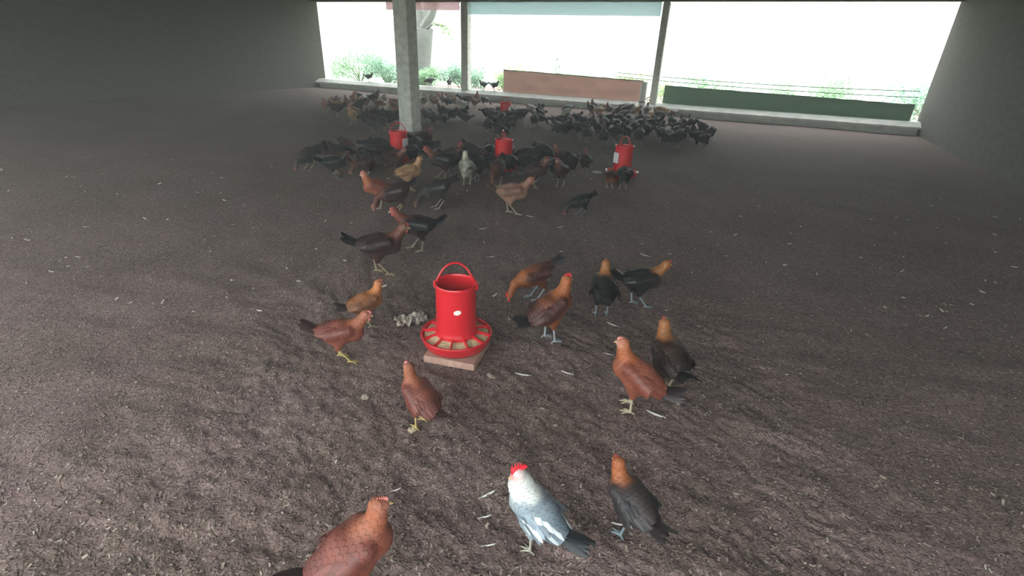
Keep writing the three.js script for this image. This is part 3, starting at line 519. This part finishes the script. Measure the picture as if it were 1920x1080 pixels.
crowd(-2.35, -7.4, 0.75, 0.75, 12, ['black', 'blueblack', 'grey_dark', 'mahogany'], 'the group before the left hand feeder', 'hens in front of the left hand feeder', ['feed', 'peck', 'walk']);
ring(-0.34, -13.3, 0.4, 10, ['blueblack', 'grey_dark', 'black'], 'the farthest feeder', 'hens feeding at the farthest feeder');
crowd(-0.3, -11.4, 0.35, 1.0, 8, ['blueblack', 'grey_dark', 'black'], 'the file between middle and farthest feeder', 'hens between the middle and the farthest feeder', ['walk', 'feed', 'peck']);
crowd(1.8, -11.7, 1.05, 1.7, 30, ['black', 'blueblack', 'black', 'grey_dark'], 'the flock behind the right hand feeder', 'flock behind the right hand feeder', ['stand', 'walk', 'feed', 'peck']);
crowd(3.35, -11.9, 0.9, 1.9, 28, ['black', 'blueblack', 'black', 'grey_dark'], 'the dark flock at the right edge', 'flock at the right edge', ['stand', 'walk', 'feed', 'peck']);
crowd(3.0, -15.2, 1.6, 1.0, 18, ['blueblack', 'grey_dark', 'mahogany', 'buff'], 'the flock below the long tarp panel', 'flock along the far wall under the tarp', undefined);
crowd(-3.9, -14.4, 1.35, 2.8, 34, ['pale', 'buff', 'tan', 'tan', 'pale', 'grey_dark'], 'the pale flock at the far left', 'pale flock at the left', undefined);
crowd(-3.1, -11.6, 0.42, 0.9, 10, ['blueblack', 'black', 'grey_dark'], 'the group left of the thick post', 'dark group left of the thick post', undefined);
crowd(-1.75, -12.4, 0.6, 0.8, 11, ['blueblack', 'black', 'grey_dark'], 'the group right of the thick post', 'dark group right of the thick post', undefined);
crowd(-1.9, -16.3, 1.0, 1.5, 12, ['buff', 'tan', 'grey_dark', 'pale'], 'the thin flock before the slim post', 'flock by the far wall below the slim post', undefined);
crowd(0.6, -13.4, 0.9, 1.6, 7, ['grey_dark', 'blueblack', 'pale'], 'the sparse middle of the far shed', 'birds strolling in the far middle', ['walk', 'stand', 'peck']);
for (const [s, a, pal, po, l] of [[-4.4, 20, 'grey_dark', 'walk', 'dark hen perched on the coping left of the thick post'], [-1.55, 200, 'grey_dark', 'feed', 'dark hen on the coping right of the leaning tree, head low'], [-0.72, 110, 'grey_dark', 'stand', 'dark hen standing on the coping just left of the slim post'], [0.7, 175, 'grey_dark', 'walk', 'dark hen on the coping right of the slim post, facing left'], [1.12, 0, 'grey_dark', 'walk', 'dark hen on the coping at the left end of the tarp panel']]) {
  const c = shed(s, 0, -0.12); placeHen('hen', c.x, c.z, a - 24, po, pal, po === 'peck' ? 0.7 : 0.9, l, false, 'hens up on the far coping', 0.312);
}
// ---------------------------------------------------------------- loose things on the litter
const downMat = mat('#e9e7e2', 0.85);
const quill = (len, w) => merge([plume(V(0, 0, 0), V(1, 0, 0), V(0, 1, 0), len, w, 0.14, 6), sweep([V(-0.018, -0.001, 0), V(len * 0.5, 0.035 * len + 0.001, 0), V(len * 0.95, 0.125 * len, 0)], [0.0012, 0.001, 0.0004], 5)]);
const FEATHERS = [[0.11, -2.31, 175, 0.075, 'white feather lying alone on the litter between the near feeder and the grey rooster'], [0.35, -2.33, 160, 0.06, 'white feather lying left of the orange red hen at the right edge'], [0.71, -2.91, 150, 0.075, 'white feather below the black hen with the orange neck'], [1.23, -4.23, 155, 0.085, 'white feather near the right edge behind the ochre necked hen'], [0.78, -2.0, 155, 0.08, 'white feather under the tail of the orange red hen'], [0.2, -5.27, 165, 0.08, 'pale feather at the feet of the light tan hen'], [-0.35, -4.81, 10, 0.07, 'white feather on open litter above the near feeder'], [-0.21, -4.07, 0, 0.05, 'small white feather just behind the near feeder, right of its handle'], [-0.45, -1.47, 25, 0.03, 'tiny white feather beside the head of the bottom left hen'], [-0.09, -1.47, 30, 0.06, 'grey white feather left of the head of the grey rooster'], [-0.08, -1.36, 15, 0.035, 'short white feather left of the breast of the grey rooster'], [-0.06, -1.24, 10, 0.035, 'short white feather left of the grey rooster, nearest the bottom'], [0.45, -4.94, 20, 0.06, 'pale feather on open litter in front of the small black hen'], [0.47, -1.36, 175, 0.05, 'white feather at the feet of the dark hen with the orange head'], [0.61, -2.57, 170, 0.035, 'small pale feather left of the pale face of the orange red hen']];
for (const [x, z, a, l, t] of FEATHERS) { const m = part('feather', quill(l, l * 0.2), downMat, scene); m.position.set(x, groundY(x, z) + 0.012, z); m.rotation.y = R(a); tag(m, t, 'feather', 'loose feathers on the litter'); }
const clod = (w, h, d) => { const g = new THREE.IcosahedronGeometry(1, 3), p = g.attributes.position, o = rr(0, 50); for (let i = 0; i < p.count; i++) { const x = p.getX(i), y = p.getY(i), z = p.getZ(i), k = 0.8 + 0.25 * n3(x * 1.4 + o, y * 1.4, z * 1.4) + 0.08 * n3(x * 4, y * 4 + o, z * 4); p.setXYZ(i, x * k * w, y * k * h, z * k * d); } g.computeVertexNormals(); return g; };
for (const [x, z, w, h, d, col, t] of [[-0.74, -2.08, 0.03, 0.014, 0.024, '#a89a8a', 'pale clod lying at the left edge, left of the upright brown hen'], [-0.45, -1.85, 0.03, 0.016, 0.024, '#b3a28c', 'tan clod at the feet of the upright brown hen'], [-0.1, -2.3, 0.045, 0.012, 0.018, '#9c8d80', 'long brownish clod lying right below the board under the near feeder']]) {
  const m = part('clod', clod(w, h, d), mat(col, 1), scene); m.position.set(x, groundY(x, z) + 0.006, z); m.rotation.y = rr(0, 3); tag(m, t, 'clod');
}
{ // crumpled pale scrap beside the near feeder
  const g = new THREE.PlaneGeometry(0.2, 0.13, 26, 18); g.rotateX(-Math.PI / 2); const p = g.attributes.position;
  for (let i = 0; i < p.count; i++) { const x = p.getX(i), z = p.getZ(i); p.setXYZ(i, x + 0.012 * n2(z * 25, 3), 0.02 + 0.03 * Math.abs(n2(x * 11, z * 11)) + 0.012 * n2(x * 28, z * 28), z + 0.012 * n2(x * 25, 9)); }
  g.computeVertexNormals(); const m = part('paper_scrap', g, mat('#b8aba0', 0.95, { side: THREE.DoubleSide }), scene); m.position.set(-0.66, groundY(-0.66, -2.88), -2.88); m.rotation.y = R(24); tag(m, 'crumpled pale scrap lying left of the near red feeder', 'scrap');
}
{ // pale scrap by the right hand feeder
  const g = new THREE.PlaneGeometry(0.13, 0.1, 16, 12); g.rotateX(-Math.PI / 2); const p = g.attributes.position;
  for (let i = 0; i < p.count; i++) p.setY(i, 0.02 + 0.025 * Math.abs(n2(p.getX(i) * 14 + 3, p.getZ(i) * 14))); g.computeVertexNormals();
  const m = part('paper_scrap', g, mat('#d9d7d2', 0.9, { side: THREE.DoubleSide }), scene); m.position.set(1.22, groundY(1.22, -7.62), -7.62); tag(m, 'small white scrap on the litter left of the right hand feeder', 'scrap');
}
{ // husks and shavings strewn over the litter
  const geo = (() => { const g = new THREE.BoxGeometry(1, 0.16, 0.42, 3, 1, 1), p = g.attributes.position; for (let i = 0; i < p.count; i++) p.setY(i, p.getY(i) + 0.25 * p.getX(i) * p.getX(i)); g.computeVertexNormals(); return g; })();
  const count = 34000, m = new THREE.InstancedMesh(geo, mat('#ffffff', 1), count), o = new THREE.Object3D(), c = new THREE.Color(), tones = ['#85776c', '#6e6158', '#93867a', '#5d5148', '#9c8f83', '#7b6d61', '#52473f', '#a89b8e'];
  for (let i = 0; i < count; i++) {
    const t = rnd(), z = -0.75 - 7 * t * t, x = rr(-1, 1) * (0.6 + Math.abs(z) * 1.12);
    const big = rnd() < 0.02, white = rnd() < (z < -2.9 ? 0.014 : 0.004); o.position.set(x, groundY(x, z) + rr(0.0, 0.004), z); o.rotation.set(rr(-0.5, 0.5), rr(0, 6.28), rr(-0.4, 0.4)); o.scale.setScalar((white ? (z < -2.9 ? rr(0.02, 0.045) : rr(0.008, 0.018)) : big ? rr(0.014, 0.024) : rr(0.004, 0.013))); if (white) o.scale.z *= 0.5; o.updateMatrix(); m.setMatrixAt(i, o.matrix);
    c.set(tones[Math.floor(rnd() * tones.length)]); if (white) c.set('#c9c2b7'); m.setColorAt(i, c);
  }
  m.name = 'wood_shavings'; m.userData = { kind: 'stuff', label: 'grey brown husks and wood shavings strewn over the shed floor', category: 'shavings' }; m.castShadow = m.receiveShadow = true; scene.add(m);
}
renderer.render(scene, camera);
